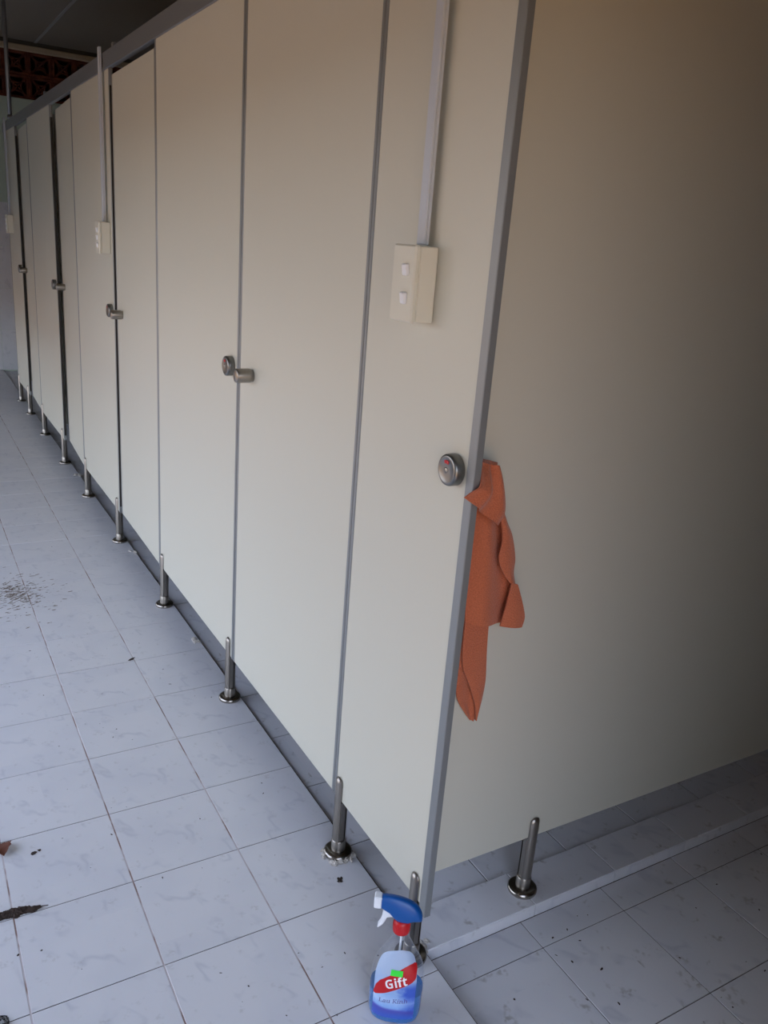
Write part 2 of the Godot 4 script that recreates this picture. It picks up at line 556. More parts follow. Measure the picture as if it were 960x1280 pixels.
func leg(at: Vector3, h: float, label: String, turn := 0.0) -> void:
	var o := base("support_leg", at, turn)
	tag(o, label, "leg", "stainless legs under the cubicle panels")
	var f := st()
	lathe(f, [Vector2(0.0335, 0.0), Vector2(0.0345, 0.003), Vector2(0.0345, 0.008), Vector2(0.031, 0.012), Vector2(0.019, 0.0135), Vector2(0.0, 0.0135)], Vector3.ZERO, Vector3.UP, 36)
	put("flange", done(f), M.steel, o)
	var sl := st()
	lathe(sl, [Vector2(0.0172, 0.0128), Vector2(0.0172, 0.040), Vector2(0.0160, 0.042), Vector2(0.0, 0.042)], Vector3.ZERO, Vector3.UP, 28)
	put("sleeve", done(sl), M.brushed, o)
	put("core", span(Vector3(-0.0064, 0.0421, -0.0135), Vector3(0.0064, BOT - 0.0045, 0.0135), 0.001), M.brushed, o)
	for sg in [-1.0, 1.0]:
		put("cheek", half_round(sg, 0.0162, 0.0083, 0.0421, h), M.brushed, o)

# a half-round cheek that grips one side of the board, with a domed top
func half_round(sg: float, r: float, flat: float, y0: float, y1: float) -> ArrayMesh:
	var s := st()
	var a1 := acos(flat / r)
	var rows := []
	for q in [[y0, 1.0], [y1 - 0.012, 1.0], [y1 - 0.006, 0.86], [y1 - 0.002, 0.55], [y1, 0.15]]:
		var row := []
		for k in 13:
			var a := lerpf(-a1, a1, k / 12.0)
			row.append(Vector3(sg * (flat + (cos(a) * r - flat) * q[1]), q[0], sin(a) * r * q[1]))
		rows.append(row)
	s.set_smooth_group(1)
	for j in rows.size() - 1:
		for k in 12:
			quad(s, rows[j][k], rows[j][k + 1], rows[j + 1][k + 1], rows[j + 1][k], Vector3(sg, 0.2, (rows[j][k].z + rows[j][k + 1].z) * 40.0))
	s.set_smooth_group(-1)
	for j in rows.size() - 1:
		quad(s, rows[j][0], rows[j][12], rows[j + 1][12], rows[j + 1][0], Vector3(-sg, 0, 0))
	for k in 12:
		tri(s, Vector3(sg * flat, y0, 0), rows[0][k], rows[0][k + 1], Vector3.DOWN)
		tri(s, Vector3(sg * flat, y1, 0), rows[4][k], rows[4][k + 1], Vector3.UP)
	return done(s)

func switch_box(z: float, n: int, label: String) -> void:
	var o := base("switch_box", Vector3(FACE - 0.0005, 1.355, z))
	tag(o, label, "switch", "light switches on the cubicle panels")
	put("back_box", span(Vector3(-0.036, -0.063, -0.035), Vector3(0.0, 0.063, 0.035), 0.002), M.cream_plate, o)
	put("face_plate", span(Vector3(-0.047, -0.0645, -0.0365), Vector3(-0.0362, 0.0645, 0.0365), 0.003), M.cream_plate, o)
	for k in n:
		var y := 0.0235 - 0.047 * k if n == 2 else 0.030 - 0.030 * k
		var r := st()
		cb(r, Vector3.ZERO, Vector3(0.009, 0.020, 0.015), 0.002)
		var q := put("rocker", done(r), M.pvc_white, o, Vector3(-0.0490, y, 0.012))
		q.rotation.z = deg_to_rad(9.0)

func trunking(z: float, y0: float, y1: float, label: String) -> void:
	var o := base("cable_trunking", Vector3(FACE - 0.0085, 0, z))
	tag(o, label, "trunking", "cable trunking up the panels")
	put("channel", span(Vector3(-0.006, y0, -0.011), Vector3(0.0, y1, 0.011), 0.001), M.trunk, o)
	put("cover", span(Vector3(-0.0115, y0, -0.0118), Vector3(-0.0062, y1, 0.0118), 0.0018), M.trunk, o)

func build_cubicles() -> void:
	var Z := [0.168, -0.243, -0.950, -1.776, -2.447, -3.265, -3.875, -4.745, -5.316, -5.95]
	var pl := ["cream end panel with light switch and red lock mark, beside the orange towel",
		"wide cream fixed panel between the two nearest doors",
		"cream fixed panel carrying the second light switch",
		"cream fixed panel between the two farthest doors",
		"farthest cream fixed panel at the end of the row, with the last switch"]
	var dl := ["nearest cream cubicle door, shut, beside the end panel",
		"second cream cubicle door from the front corner, nearly shut",
		"third cream cubicle door, ajar with a wide dark gap",
		"farthest cream cubicle door, slightly ajar"]
	for i in 9:
		var w: float = Z[i] - Z[i + 1] - 0.003
		if i % 2 == 0:
			var o := base("fixed_panel", Vector3(MID, 0, Z[i]))
			tag(o, pl[i / 2], "panel", "fixed panels of the cubicle front")
			var first := [-0.0215, 0.0005, 0.018] if i == 0 else [-0.0095, 0.0005, 0.0]
			panel_board(o, w, RAIL, [first, [-w - 0.0005, -w + 0.0095, 0.0]])
			indicator(o, -0.054, 1.0595)
			if i > 2:
				put("door_seal", span(Vector3(-0.0062, BOT + 0.03, 0.0005), Vector3(0.0062, 1.93, 0.0022), 0.0008), M.seal, o).set_meta("label", "dark rubber door seal")
			if i == 0:
				# inner turn of the lock, which the towel hangs on
				var s := st()
				lathe(s, [Vector2(0.012, 0.0), Vector2(0.012, 0.008), Vector2(0.007, 0.010), Vector2(0.007, 0.050), Vector2(0.0, 0.052)], Vector3.ZERO, Vector3.RIGHT, 20)
				put("lock_turn", done(s), M.brushed, o, Vector3(0.006, 1.045, -0.054))
		else:
			var hinge: float = Z[i]
			var o := base("cubicle_door", Vector3(MID, 0, hinge))
			tag(o, dl[i / 2], "door", "doors of the cubicle row")
			w -= 0.004
			panel_board(o, w, 1.968, [[-0.0095, 0.0005, 0.0], [-w - 0.0005, -w + 0.0095, 0.0]])
			knob(o, -w + 0.098, 1.0585)
			o.rotation.y = -deg_to_rad([0.0, 0.7, 2.6, 2.0][i / 2])
			if i == 1:
				o.rotation.y = 0.0
	# the side panel, set back from the end panel's free edge
	var sp := base("side_panel", Vector3(0, 0, 0.0775))
	tag(sp, "broad cream side panel turning away to the right, behind the towel", "panel")
	put("board", span(Vector3(-0.0285, BOT - 0.003, -0.006), Vector3(1.895, RAIL, 0.006), 0.0012), M.panel, sp)
	# dividers and head rails
	for k in 4:
		var zc: float = [-1.36, -2.86, -4.31, -5.93][k]
		var dv := base("divider_panel", Vector3(0, 0, zc))
		tag(dv, "cream divider inside the row, behind the " + ["wide fixed panel", "second switch panel", "panel between the two farthest doors", "farthest fixed panel"][k], "panel", "dividers between the cubicles")
		put("board", span(Vector3(-0.028, BOT, -0.006), Vector3(1.895, RAIL, 0.006), 0.001), M.panel, dv)
	var hr := base("head_rail")
	tag(hr, "long grey metal head rail along the top of the cubicle fronts", "rail")
	put("channel", span(Vector3(MID - 0.011, RAIL, Z[9] - 0.02), Vector3(MID + 0.011, RAIL + 0.062, 0.172), 0.002), M.rail, hr)
	put("flange", span(Vector3(MID - 0.0128, RAIL - 0.001, Z[9] - 0.02), Vector3(MID - 0.0112, RAIL + 0.009, 0.172), 0.0005), M.rail, hr)
	for q in [[-2.38, 0.05], [-4.03, 0.04]]:
		put("clip", span(Vector3(MID - 0.008, RAIL + 0.0622, q[0] - 0.012), Vector3(MID + 0.008, RAIL + 0.062 + 0.016, q[0] + 0.012), 0.002), M.rail, hr)
	var hr2 := base("head_rail")
	tag(hr2, "short grey head rail on top of the side panel", "rail")
	put("channel", span(Vector3(MID + 0.012, RAIL + 0.001, 0.0665), Vector3(1.895, RAIL + 0.062, 0.0885), 0.002), M.rail, hr2)
	# legs
	var ord := ["corner leg of the end panel, behind the spray bottle", "steel leg with crusty mortar at its foot, by the first seam",
		"steel leg at the near edge of the wide fixed panel", "steel leg at the far edge of the wide fixed panel",
		"steel leg under the near edge of the second switch panel", "steel leg under the far edge of the second switch panel",
		"steel leg beside the wide dark gap", "third steel leg from the far end of the row",
		"second steel leg from the far end of the row", "farthest steel leg of the row"]
	var lz := [0.126, -0.214, -0.985, -1.738, -2.495, -3.228, -3.935, -4.70, -5.39, -5.90]
	for i in lz.size():
		leg(Vector3(MID, 0.0, lz[i]), 0.218, ord[i])
	leg(Vector3(0.304, 0.0, 0.0775), 0.208, "steel leg under the side panel, standing on the tiled ledge", PI * 0.5)
	# switches and trunking
	switch_box(-0.035, 2, "cream two-rocker switch box on the nearest panel")
	trunking(-0.032, 1.42, RAIL + 0.12, "white cable trunking above the nearest switch box")
	switch_box(-2.530, 3, "cream three-rocker switch box on the middle switch panel")
	trunking(-2.545, 1.42, RAIL + 0.083, "white cable trunking above the middle switch box")
	switch_box(-5.70, 3, "small cream switch box at the far end of the row")
	trunking(-5.74, 1.42, RAIL + 0.083, "thin white cable trunking above the farthest switch box")
	var cd := base("conduit", Vector3(MID, 0, -5.56))
	tag(cd, "thin grey conduit rising from the far end of the head rail", "conduit")
	var cs := st()
	lathe(cs, [Vector2(0.0, RAIL + 0.062), Vector2(0.014, RAIL + 0.062), Vector2(0.014, CEIL - 0.004), Vector2(0.0, CEIL - 0.004)], Vector3.ZERO, Vector3.UP, 16)
	put("pipe", done(cs), M.rail, cd)
	var cc := st()
	lathe(cc, [Vector2(0.0, RAIL + 0.0625), Vector2(0.019, RAIL + 0.0625), Vector2(0.019, RAIL + 0.085), Vector2(0.0, RAIL + 0.085)], Vector3.ZERO, Vector3.UP, 16)
	put("collar", done(cc), M.rail, cd)

# ---------------------------------------------------------------- towel
func along(poly: Array, t: float) -> Vector2:
	# smooth point along a polyline, t from 0 to 1
	var n := poly.size() - 1
	var f := clampf(t, 0.0, 1.0) * n
	var i := mini(int(f), n - 1)
	var a: Vector2 = poly[maxi(i - 1, 0)]
	var b: Vector2 = poly[i]
	var c: Vector2 = poly[i + 1]
	var d: Vector2 = poly[mini(i + 2, n)]
	return b.cubic_interpolate(c, a, d, f - i)

# one layer of hanging cloth between two edges; depth(u, v) is its distance from the side panel
func cloth(s: SurfaceTool, left: Array, right: Array, depth: Callable, nu := 26, nv := 40) -> void:
	var th := 0.0028
	var P := []
	for j in nv + 1:
		var v := float(j) / nv
		var L := along(left, v)
		var R := along(right, v)
		var row := []
		for i in nu + 1:
			var u := float(i) / nu
			var p := L.lerp(R, u)
			row.append(Vector3(p.x, p.y, depth.call(u, v)))
		P.append(row)
	for side in 2:
		s.set_smooth_group(1 + side)
		for j in nv:
			for i in nu:
				var off := Vector3(0, 0, -th if side else 0.0)
				var o := Vector3(0, 0, -1.0 if side else 1.0)
				quad(s, P[j][i] + off, P[j][i + 1] + off, P[j + 1][i + 1] + off, P[j + 1][i] + off, o)
	s.set_smooth_group(4)
	var back := Vector3(0, 0, -th)
	for j in nv:
		quad(s, P[j][0], P[j + 1][0], P[j + 1][0] + back, P[j][0] + back, Vector3.LEFT)
		quad(s, P[j][nu], P[j + 1][nu], P[j + 1][nu] + back, P[j][nu] + back, Vector3.RIGHT)
	for i in nu:
		quad(s, P[0][i], P[0][i + 1], P[0][i + 1] + back, P[0][i] + back, Vector3.UP)
		quad(s, P[nv][i], P[nv][i + 1], P[nv][i + 1] + back, P[nv][i] + back, Vector3.DOWN)

func build_towel() -> void:
	var s := st()
	var v2 := func(a: Array) -> Array:
		var r := []
		for p in a:
			r.append(Vector2(p[0], p[1]))
		return r
	# rear tail
	cloth(s, v2.call([[0.024, 1.03], [0.019, 0.90], [0.016, 0.78], [0.013, 0.711], [0.026, 0.660], [0.031, 0.600], [0.043, 0.567], [0.074, 0.523]]),
		v2.call([[0.052, 1.03], [0.074, 0.90], [0.084, 0.78], [0.088, 0.711], [0.091, 0.653], [0.094, 0.595], [0.090, 0.558], [0.080, 0.521]]),
		func(u: float, v: float) -> float: return 0.0905 + 0.003 * sin(u * 7.0 + 0.8) + 0.003 * u * v)
	# its folded-over right half
	cloth(s, v2.call([[0.030, 0.830], [0.029, 0.740], [0.030, 0.690], [0.036, 0.652], [0.056, 0.610], [0.076, 0.560], [0.080, 0.527]]),
		v2.call([[0.080, 0.830], [0.086, 0.740], [0.089, 0.690], [0.0925, 0.652], [0.096, 0.610], [0.092, 0.560], [0.0825, 0.526]]),
		func(u: float, v: float) -> float: return 0.0985 + 0.005 * sin(clampf(u, 0.0, 1.0) * PI) * v + 0.003 * (1.0 - u) * v)
	# middle layer down to the straight hem
	cloth(s, v2.call([[0.022, 1.052], [0.018, 0.974], [0.017, 0.897], [0.013, 0.818], [0.015, 0.761]]),
		v2.call([[0.056, 1.050], [0.079, 0.960], [0.104, 0.880], [0.128, 0.800], [0.138, 0.737]]),
		func(u: float, v: float) -> float: return 0.113 + 0.011 * sin(u * 6.2 - 0.6 + v * 0.6) * (0.5 + 0.5 * v) - 0.006 * maxf(0.0, 0.22 - u) / 0.22 + 0.010 * v * v)
	# right-hand fold lying over it
	cloth(s, v2.call([[0.048, 0.985], [0.060, 0.952], [0.066, 0.920], [0.063, 0.890], [0.078, 0.858], [0.106, 0.826], [0.128, 0.800]]),
		v2.call([[0.064, 0.985], [0.079, 0.955], [0.096, 0.925], [0.110, 0.880], [0.112, 0.848], [0.126, 0.808], [0.1305, 0.796]]),
		func(u: float, v: float) -> float: return 0.133 - 0.010 * u + 0.005 * sin(u * PI) - 0.002 * v)
	# lower right corner turned forward
	cloth(s, v2.call([[0.100, 0.835], [0.096, 0.800], [0.090, 0.770], [0.086, 0.748]]),
		v2.call([[0.118, 0.828], [0.134, 0.790], [0.144, 0.758], [0.139, 0.737]]),
		func(u: float, v: float) -> float: return 0.133 + 0.008 * sin(u * 2.6) * v - 0.003 * u, 14, 18)
	# the flap over the hook; its corner swings out past the edge of the end panel
	cloth(s, v2.call([[-0.006, 1.0760], [-0.021, 1.0640], [-0.036, 1.0460], [-0.0520, 1.0385], [-0.0659, 1.0302]]),
		v2.call([[0.0400, 1.0650], [0.0490, 1.0385], [0.0570, 1.0019], [0.0560, 0.9760], [0.0420, 0.9590]]),
		func(u: float, v: float) -> float:
			var zl := lerpf(0.140, 0.180, smoothstep(0.0, 0.55, v))
			return lerpf(zl, 0.128 + 0.012 * v, smoothstep(0.0, 1.0, u)) + 0.0115 * sin(u * 10.5 - 1.4) * (0.5 + 0.4 * v) * smoothstep(0.0, 0.25, u), 30, 40)
	# the loop of cloth lying over the hook
	cloth(s, v2.call([[-0.006, 1.0750], [0.002, 1.0775], [0.012, 1.0740], [0.022, 1.050]]),
		v2.call([[0.036, 1.0645], [0.040, 1.0685], [0.046, 1.0640], [0.052, 1.046]]),
		func(u: float, v: float) -> float: return lerpf(0.1385 - 0.010 * u, 0.108, v) + 0.003 * sin(u * 9.0), 16, 14)
	var o := put("towel", done(s), M.towel, self)
	tag(o, "rumpled orange terry towel hanging beside the lock", "towel")

# ---------------------------------------------------------------- spray bottle
const BP := [[0.0, 0.040, 0.024], [0.002, 0.045, 0.029], [0.008, 0.0485, 0.0335], [0.022, 0.0515, 0.0355], [0.06, 0.0520, 0.0360], [0.090, 0.0518, 0.0355], [0.112, 0.0490, 0.034], [0.130, 0.0430, 0.031], [0.148, 0.0335, 0.0265], [0.164, 0.0255, 0.0225], [0.178, 0.0185, 0.018], [0.188, 0.0150, 0.0150], [0.204, 0.0145, 0.0145]]

func bottle_at(y: float) -> Vector2:
	for i in BP.size() - 1:
		if y <= BP[i + 1][0]:
			var t: float = (y - BP[i][0]) / (BP[i + 1][0] - BP[i][0])
			var p := Vector2(BP[maxi(i - 1, 0)][1], BP[maxi(i - 1, 0)][2])
			var a := Vector2(BP[i][1], BP[i][2])
			var b := Vector2(BP[i + 1][1], BP[i + 1][2])
			var q := Vector2(BP[mini(i + 2, BP.size() - 1)][1], BP[mini(i + 2, BP.size() - 1)][2])
			return a.cubic_interpolate(b, p, q, t)
	return Vector2(0.0145, 0.0145)

func oval(h: Vector2, a: float) -> Vector2:
	var n := lerpf(2.0, 2.6, clampf((h.x - 0.015) / 0.03, 0.0, 1.0))
	var c := cos(a)
	var s := sin(a)
	return Vector2(signf(c) * pow(absf(c), 2.0 / n) * h.x, signf(s) * pow(absf(s), 2.0 / n) * h.y)

func front(u: float, y: float) -> float:
	var h := bottle_at(y)
	var n := lerpf(2.0, 2.6, clampf((h.x - 0.015) / 0.03, 0.0, 1.0))
	return h.y * pow(maxf(0.0, 1.0 - pow(absf(u) / h.x, n)), 1.0 / n)

func loft(y0: float, y1: float, rows: int, inset: float, cap_top: bool) -> ArrayMesh:
	var s := st()
	var seg := 56
	var R := []
	for j in rows + 1:
		var y := lerpf(y0, y1, float(j) / rows)
		var h := bottle_at(y) - Vector2.ONE * inset
		var r := []
		for k in seg:
			var p := oval(h, TAU * k / seg)
			r.append(Vector3(p.x, y, p.y))
		R.append(r)
	s.set_smooth_group(1)
	for j in rows:
		for k in seg:
			var k1 := (k + 1) % seg
			var o: Vector3 = R[j][k] + R[j][k1]
			o.y = 0
			quad(s, R[j][k], R[j][k1], R[j + 1][k1], R[j + 1][k], o)
	s.set_smooth_group(-1)
	for k in seg:
		var k1 := (k + 1) % seg
		tri(s, Vector3(0, y0, 0), R[0][k], R[0][k1], Vector3.DOWN)
		if cap_top:
			tri(s, Vector3(0, y1, 0), R[rows][k], R[rows][k1], Vector3.UP)
	return done(s)

func label_art() -> ImageTexture:
	# print of the label; u 0..1 left to right, v 0..1 top to bottom
	var W := 320
	var H := 600
	var img := Image.create(W, H, false, Image.FORMAT_RGB8)
	var n := noise(0.02, 77, 3)
	for y in H:
		for x in W:
			var u := float(x) / W
			var v := float(y) / H
			var j := n.get_noise_2d(x, y)
			var c := Color(0.67, 0.74, 0.84)
			if v > 0.28:
				c = c.lerp(Color(0.52, 0.68, 0.90), clampf((v - 0.28) * 2.0 + j * 0.2, 0.0, 1.0))
			# bright blue sweep at the right under the banner
			var d := u - (0.55 + (v - 0.62) * 0.35) + j * 0.10
			if v > 0.40:
				c = c.lerp(Color(0.16, 0.30, 0.74), clampf(d * 3.2, 0.0, 0.85) * clampf((v - 0.40) * 9.0, 0.0, 1.0))
			# pale band behind the words
			var e := absf(v - (0.70 + 0.04 * u))
			c = c.lerp(Color(0.72, 0.82, 0.95), clampf(1.0 - e * 9.0 + j * 0.3, 0.0, 1.0) * (1.0 - 0.5 * u))
			# violet wave at the foot
			var wv := v - (0.80 + 0.06 * u + 0.012 * sin(u * 6.0))
			if wv > 0.0:
				c = c.lerp(Color(0.27, 0.26, 0.66), clampf(wv * 24.0, 0.0, 1.0) * 0.85)
				c = c.lerp(Color(0.16, 0.40, 0.78), clampf((wv - 0.05) * 12.0, 0.0, 1.0) * (0.35 + 0.5 * u))
			img.set_pixel(x, y, c)
	return ImageTexture.create_from_image(img)

# a piece of print lying on the bottle's front: rows from y0 to y1 with their left and right ends
func on_front(y0: float, y1: float, ends: Callable, lift: float, nu := 24, nv := 30) -> ArrayMesh:
	var s := st()
	s.set_smooth_group(1)
	var P := []
	var UV := []
	for j in nv + 1:
		var y := lerpf(y0, y1, float(j) / nv)
		var e: Vector2 = ends.call(y)
		var r := []
		var t := []
		for i in nu + 1:
			var u := lerpf(e.x, e.y, float(i) / nu)
			r.append(Vector3(u, y, front(u, y) + lift))
			t.append(Vector2((u + 0.0425) / 0.0815, (0.172 - y) / 0.150))
		P.append(r)
		UV.append(t)
	for j in nv:
		for i in nu:
			for q in [[j, i], [j + 1, i], [j + 1, i + 1], [j, i], [j + 1, i + 1], [j, i + 1]]:
				s.set_uv(UV[q[0]][q[1]])
				s.add_vertex(P[q[0]][q[1]])
	return done(s)

# the same for a band given by columns of [u, lower y, upper y]
func band_on_front(cols: Array, lift: float) -> ArrayMesh:
	var s := st()
	s.set_smooth_group(1)
	var nv := 10
	var P := []
	for c in cols.size() * 3 - 2:
		var i := mini(c / 3, cols.size() - 2)
		var f := (c - i * 3) / 3.0
		var r := []
		for j in nv + 1:
			var u: float = lerpf(cols[i][0], cols[i + 1][0], f)
			var y := lerpf(lerpf(cols[i][1], cols[i + 1][1], f), lerpf(cols[i][2], cols[i + 1][2], f), float(j) / nv)
			r.append(Vector3(u, y, front(u, y) + lift))
		P.append(r)
	for c in P.size() - 1:
		for j in nv:
			quad(s, P[c][j], P[c + 1][j], P[c + 1][j + 1], P[c][j + 1], Vector3(0, 0, 1))
	return done(s)

func words(text: String, size: float, at: Vector2, tilt: float, slant: float, bold: bool, lift: float, stretch := 1.0) -> ArrayMesh:
	var tm := TextMesh.new()
	var f := SystemFont.new()
	f.font_names = PackedStringArray(["Droid Sans" if bold else "Droid Serif"])
	f.font_weight = 700 if bold else 400
	tm.font = f
	tm.text = text
	tm.font_size = 48
	tm.pixel_size = size / 48.0
	tm.depth = 0.0
	var a := tm.get_mesh_arrays()
	var vs: PackedVector3Array = a[Mesh.ARRAY_VERTEX]
	var nr: PackedVector3Array = a[Mesh.ARRAY_NORMAL]
	for i in vs.size():
		var p := Vector2(vs[i].x * stretch + vs[i].y * slant, vs[i].y).rotated(tilt) + at
		vs[i] = Vector3(p.x, p.y, front(p.x, p.y) + lift)
		nr[i] = Vector3(0, 0, 1)
	a[Mesh.ARRAY_VERTEX] = vs
	a[Mesh.ARRAY_NORMAL] = nr
	a[Mesh.ARRAY_TANGENT] = null
	var m := ArrayMesh.new()
	m.add_surface_from_arrays(Mesh.PRIMITIVE_TRIANGLES, a)
	return m

func extrude(poly: Array, hw: float, ch: float) -> ArrayMesh:
	# outline in x, y; thickness along z, edges chamfered
	var s := st()
	s.set_smooth_group(-1)
	var pts := PackedVector2Array()
	for p in poly:
		pts.append(Vector2(p[0], p[1]))
	if Geometry2D.is_polygon_clockwise(pts):
		pts.reverse()
	var ins := PackedVector2Array()
	var n := pts.size()
	for i in n:
		var d0 := (pts[i] - pts[(i + n - 1) % n]).normalized()
		var d1 := (pts[(i + 1) % n] - pts[i]).normalized()
		var inward := (Vector2(-d0.y, d0.x) + Vector2(-d1.y, d1.x)).normalized()
		ins.append(pts[i] + inward * ch)
	var t := Geometry2D.triangulate_polygon(ins)
	for k in range(0, t.size(), 3):
		for sg in [-1.0, 1.0]:
			var v := []
			for q in 3:
				var p := ins[t[k + q]]
				v.append(Vector3(p.x, p.y, sg * hw))
			tri(s, v[0], v[1], v[2], Vector3(0, 0, sg))
	for i in n:
		var j := (i + 1) % n
		var dd := pts[j] - pts[i]
		var o := Vector3(dd.y, -dd.x, 0)
		quad(s, Vector3(pts[i].x, pts[i].y, hw - ch), Vector3(pts[j].x, pts[j].y, hw - ch), Vector3(pts[j].x, pts[j].y, -hw + ch), Vector3(pts[i].x, pts[i].y, -hw + ch), o)
		for sg in [-1.0, 1.0]:
			quad(s, Vector3(pts[i].x, pts[i].y, sg * (hw - ch)), Vector3(pts[j].x, pts[j].y, sg * (hw - ch)), Vector3(ins[j].x, ins[j].y, sg * hw), Vector3(ins[i].x, ins[i].y, sg * hw), o.normalized() + Vector3(0, 0, sg))
	return done(s)

func build_bottle() -> void:
	var o := base("spray_bottle", Vector3(-0.1335, 0.0006, 0.2235), deg_to_rad(-35.8))
	tag(o, "clear spray bottle of blue glass cleaner with blue trigger head, on the floor", "bottle")
	put("body", loft(0.0, 0.204, 60, 0.0, false), M.clear, o).set_meta("label", "clear plastic bottle body")
	put("liquid", loft(0.003, 0.070, 30, 0.0014, true), M.liquid, o).set_meta("label", "blue liquid")
	M.label = mat(Color(1, 1, 1), 0.4)
	M.label.albedo_texture = label_art()
	var lb := put("label", on_front(0.022, 0.172, func(y: float) -> Vector2:
		var k := sqrt(maxf(0.0, 1.0 - pow(maxf(0.0, (y - 0.105) / 0.067), 2.2)))
		return Vector2(lerpf(0.006, -0.0415, k), lerpf(0.006, 0.0375, k)), 0.0006), M.label, o)
	lb.set_meta("label", "pale blue paper label")
	# red banner, a slanted lozenge with round ends
	put("banner", band_on_front([[-0.0415, 0.072, 0.078], [-0.038, 0.0715, 0.094], [-0.031, 0.0755, 0.1065], [-0.020, 0.081, 0.1165], [-0.009, 0.0875, 0.1245], [0.002, 0.094, 0.133], [0.0130, 0.1005, 0.1410], [0.022, 0.1055, 0.1450], [0.030, 0.1110, 0.1455], [0.0345, 0.1155, 0.1415], [0.0362, 0.120, 0.134]], 0.0009), M.collar, lb)
	put("lettering", words("Gift", 0.0262, Vector2(-0.0005, 0.1075), deg_to_rad(20.0), 0.10, true, 0.0012, 0.92), M.ink_white, lb)
	put("lettering", words("Lau Kính", 0.0128, Vector2(-0.003, 0.065), deg_to_rad(7.0), 0.2, false, 0.0010), M.ink_violet, lb)
	put("price_sticker", on_front(0.1225, 0.1345, func(y: float) -> Vector2: return Vector2(-0.0125 + (y - 0.1225) * 0.1, 0.0105), 0.0016, 10, 6), M.sticker, o).set_meta("label", "small neon green sticker")
	# dip tube
	var dt := st()
	lathe(dt, [Vector2(0.0022, 0.006), Vector2(0.0022, 0.205)], Vector3(0.0, 0, 0), Vector3.UP, 10)
	put("dip_tube", done(dt), M.trigger, o)
	# collar with ribs
	var cs := st()
	lathe(cs, [Vector2(0.0140, 0.199), Vector2(0.0160, 0.200), Vector2(0.0162, 0.203), Vector2(0.0155, 0.222), Vector2(0.013, 0.226), Vector2(0.0, 0.226)], Vector3(-0.0015, 0, 0), Vector3.UP, 32)
	for k in 20:
		var a := TAU * k / 20.0
		cb(cs, Vector3(-0.0015 + cos(a) * 0.0158, 0.212, sin(a) * 0.0158), Vector3(0.0012, 0.016, 0.0012), 0.0003)
	put("collar", done(cs), M.collar, o).set_meta("label", "red screw collar")
	# trigger head: rounded sections along its length
	var S := [[-0.0420, 0.2475, 0.2745, 0.0095], [-0.034, 0.2435, 0.2755, 0.0105], [-0.0255, 0.2390, 0.2757, 0.0115], [-0.0177, 0.2300, 0.2750, 0.0125], [-0.010, 0.2235, 0.2740, 0.0135], [-0.001, 0.2215, 0.2720, 0.0138], [0.0100, 0.2225, 0.2685, 0.0136], [0.0185, 0.2270, 0.2640, 0.0128], [0.0275, 0.2285, 0.2555, 0.0112], [0.0335, 0.2285, 0.2450, 0.0085], [0.0355, 0.2295, 0.2380, 0.005]]
	var hs := st()
	hs.set_smooth_group(1)
	var rows := []
	for q in S:
		var r := []
		for k in 28:
			var a := TAU * k / 28.0
			var c := signf(cos(a)) * pow(absf(cos(a)), 0.62)
			var sn := signf(sin(a)) * pow(absf(sin(a)), 0.62)
			r.append(Vector3(q[0], (q[1] + q[2]) * 0.5 + sn * (q[2] - q[1]) * 0.5, c * q[3] * (1.0 - 0.25 * maxf(0.0, sn))))
		rows.append(r)
	for j in rows.size() - 1:
		var mid := Vector3(S[j][0], (S[j][1] + S[j][2]) * 0.5, 0)
		for k in 28:
			var k1 := (k + 1) % 28
			quad(hs, rows[j][k], rows[j][k1], rows[j + 1][k1], rows[j + 1][k], rows[j][k] + rows[j][k1] - mid * 2.0)
	hs.set_smooth_group(-1)
	for e in [0, rows.size() - 1]:
		var cc := Vector3(S[e][0], (S[e][1] + S[e][2]) * 0.5, 0)
		for k in 28:
			tri(hs, cc, rows[e][k], rows[e][(k + 1) % 28], Vector3(-1.0 if e == 0 else 1.0, 0, 0))
	put("trigger_head", done(hs), M.blue, o).set_meta("label", "blue trigger head")
	put("nozzle", cbox(Vector3(0.0145, 0.0255, 0.019), 0.0022, Vector3(-0.0490, 0.2608, 0)), M.trigger, o).set_meta("label", "white nozzle")
	put("trigger", extrude([[-0.0385, 0.2470], [-0.0290, 0.2425], [-0.0180, 0.2320], [-0.0240, 0.2305], [-0.0300, 0.2285], [-0.0330, 0.2190], [-0.0385, 0.2090], [-0.0440, 0.2040], [-0.0462, 0.2035], [-0.0462, 0.2060], [-0.0420, 0.2140], [-0.0395, 0.2240], [-0.0390, 0.2340]], 0.0065, 0.0012), M.trigger, o).set_meta("label", "white curved trigger")

# ---------------------------------------------------------------- litter and dirt
func lump(s: SurfaceTool, c: Vector3, r: Vector3, seed_: int) -> void:
	s.set_smooth_group(-1)
	var n := noise(1.3, seed_, 2)
	var P := []
	for j in 6:
		var row := []
		for k in 10:
			var th := PI * 0.5 * j / 5.0
			var ph := TAU * k / 10.0
			var d := Vector3(cos(ph) * cos(th), sin(th), sin(ph) * cos(th))
			row.append(c + d * r * (1.0 + 0.55 * n.get_noise_3dv(d * 1.7 + c * 40.0)))
		P.append(row)
	for j in 5:
		for k in 10:
			var k1 := (k + 1) % 10
			quad(s, P[j][k], P[j][k1], P[j + 1][k1], P[j + 1][k], P[j][k] - c + Vector3(0, 0.001, 0))

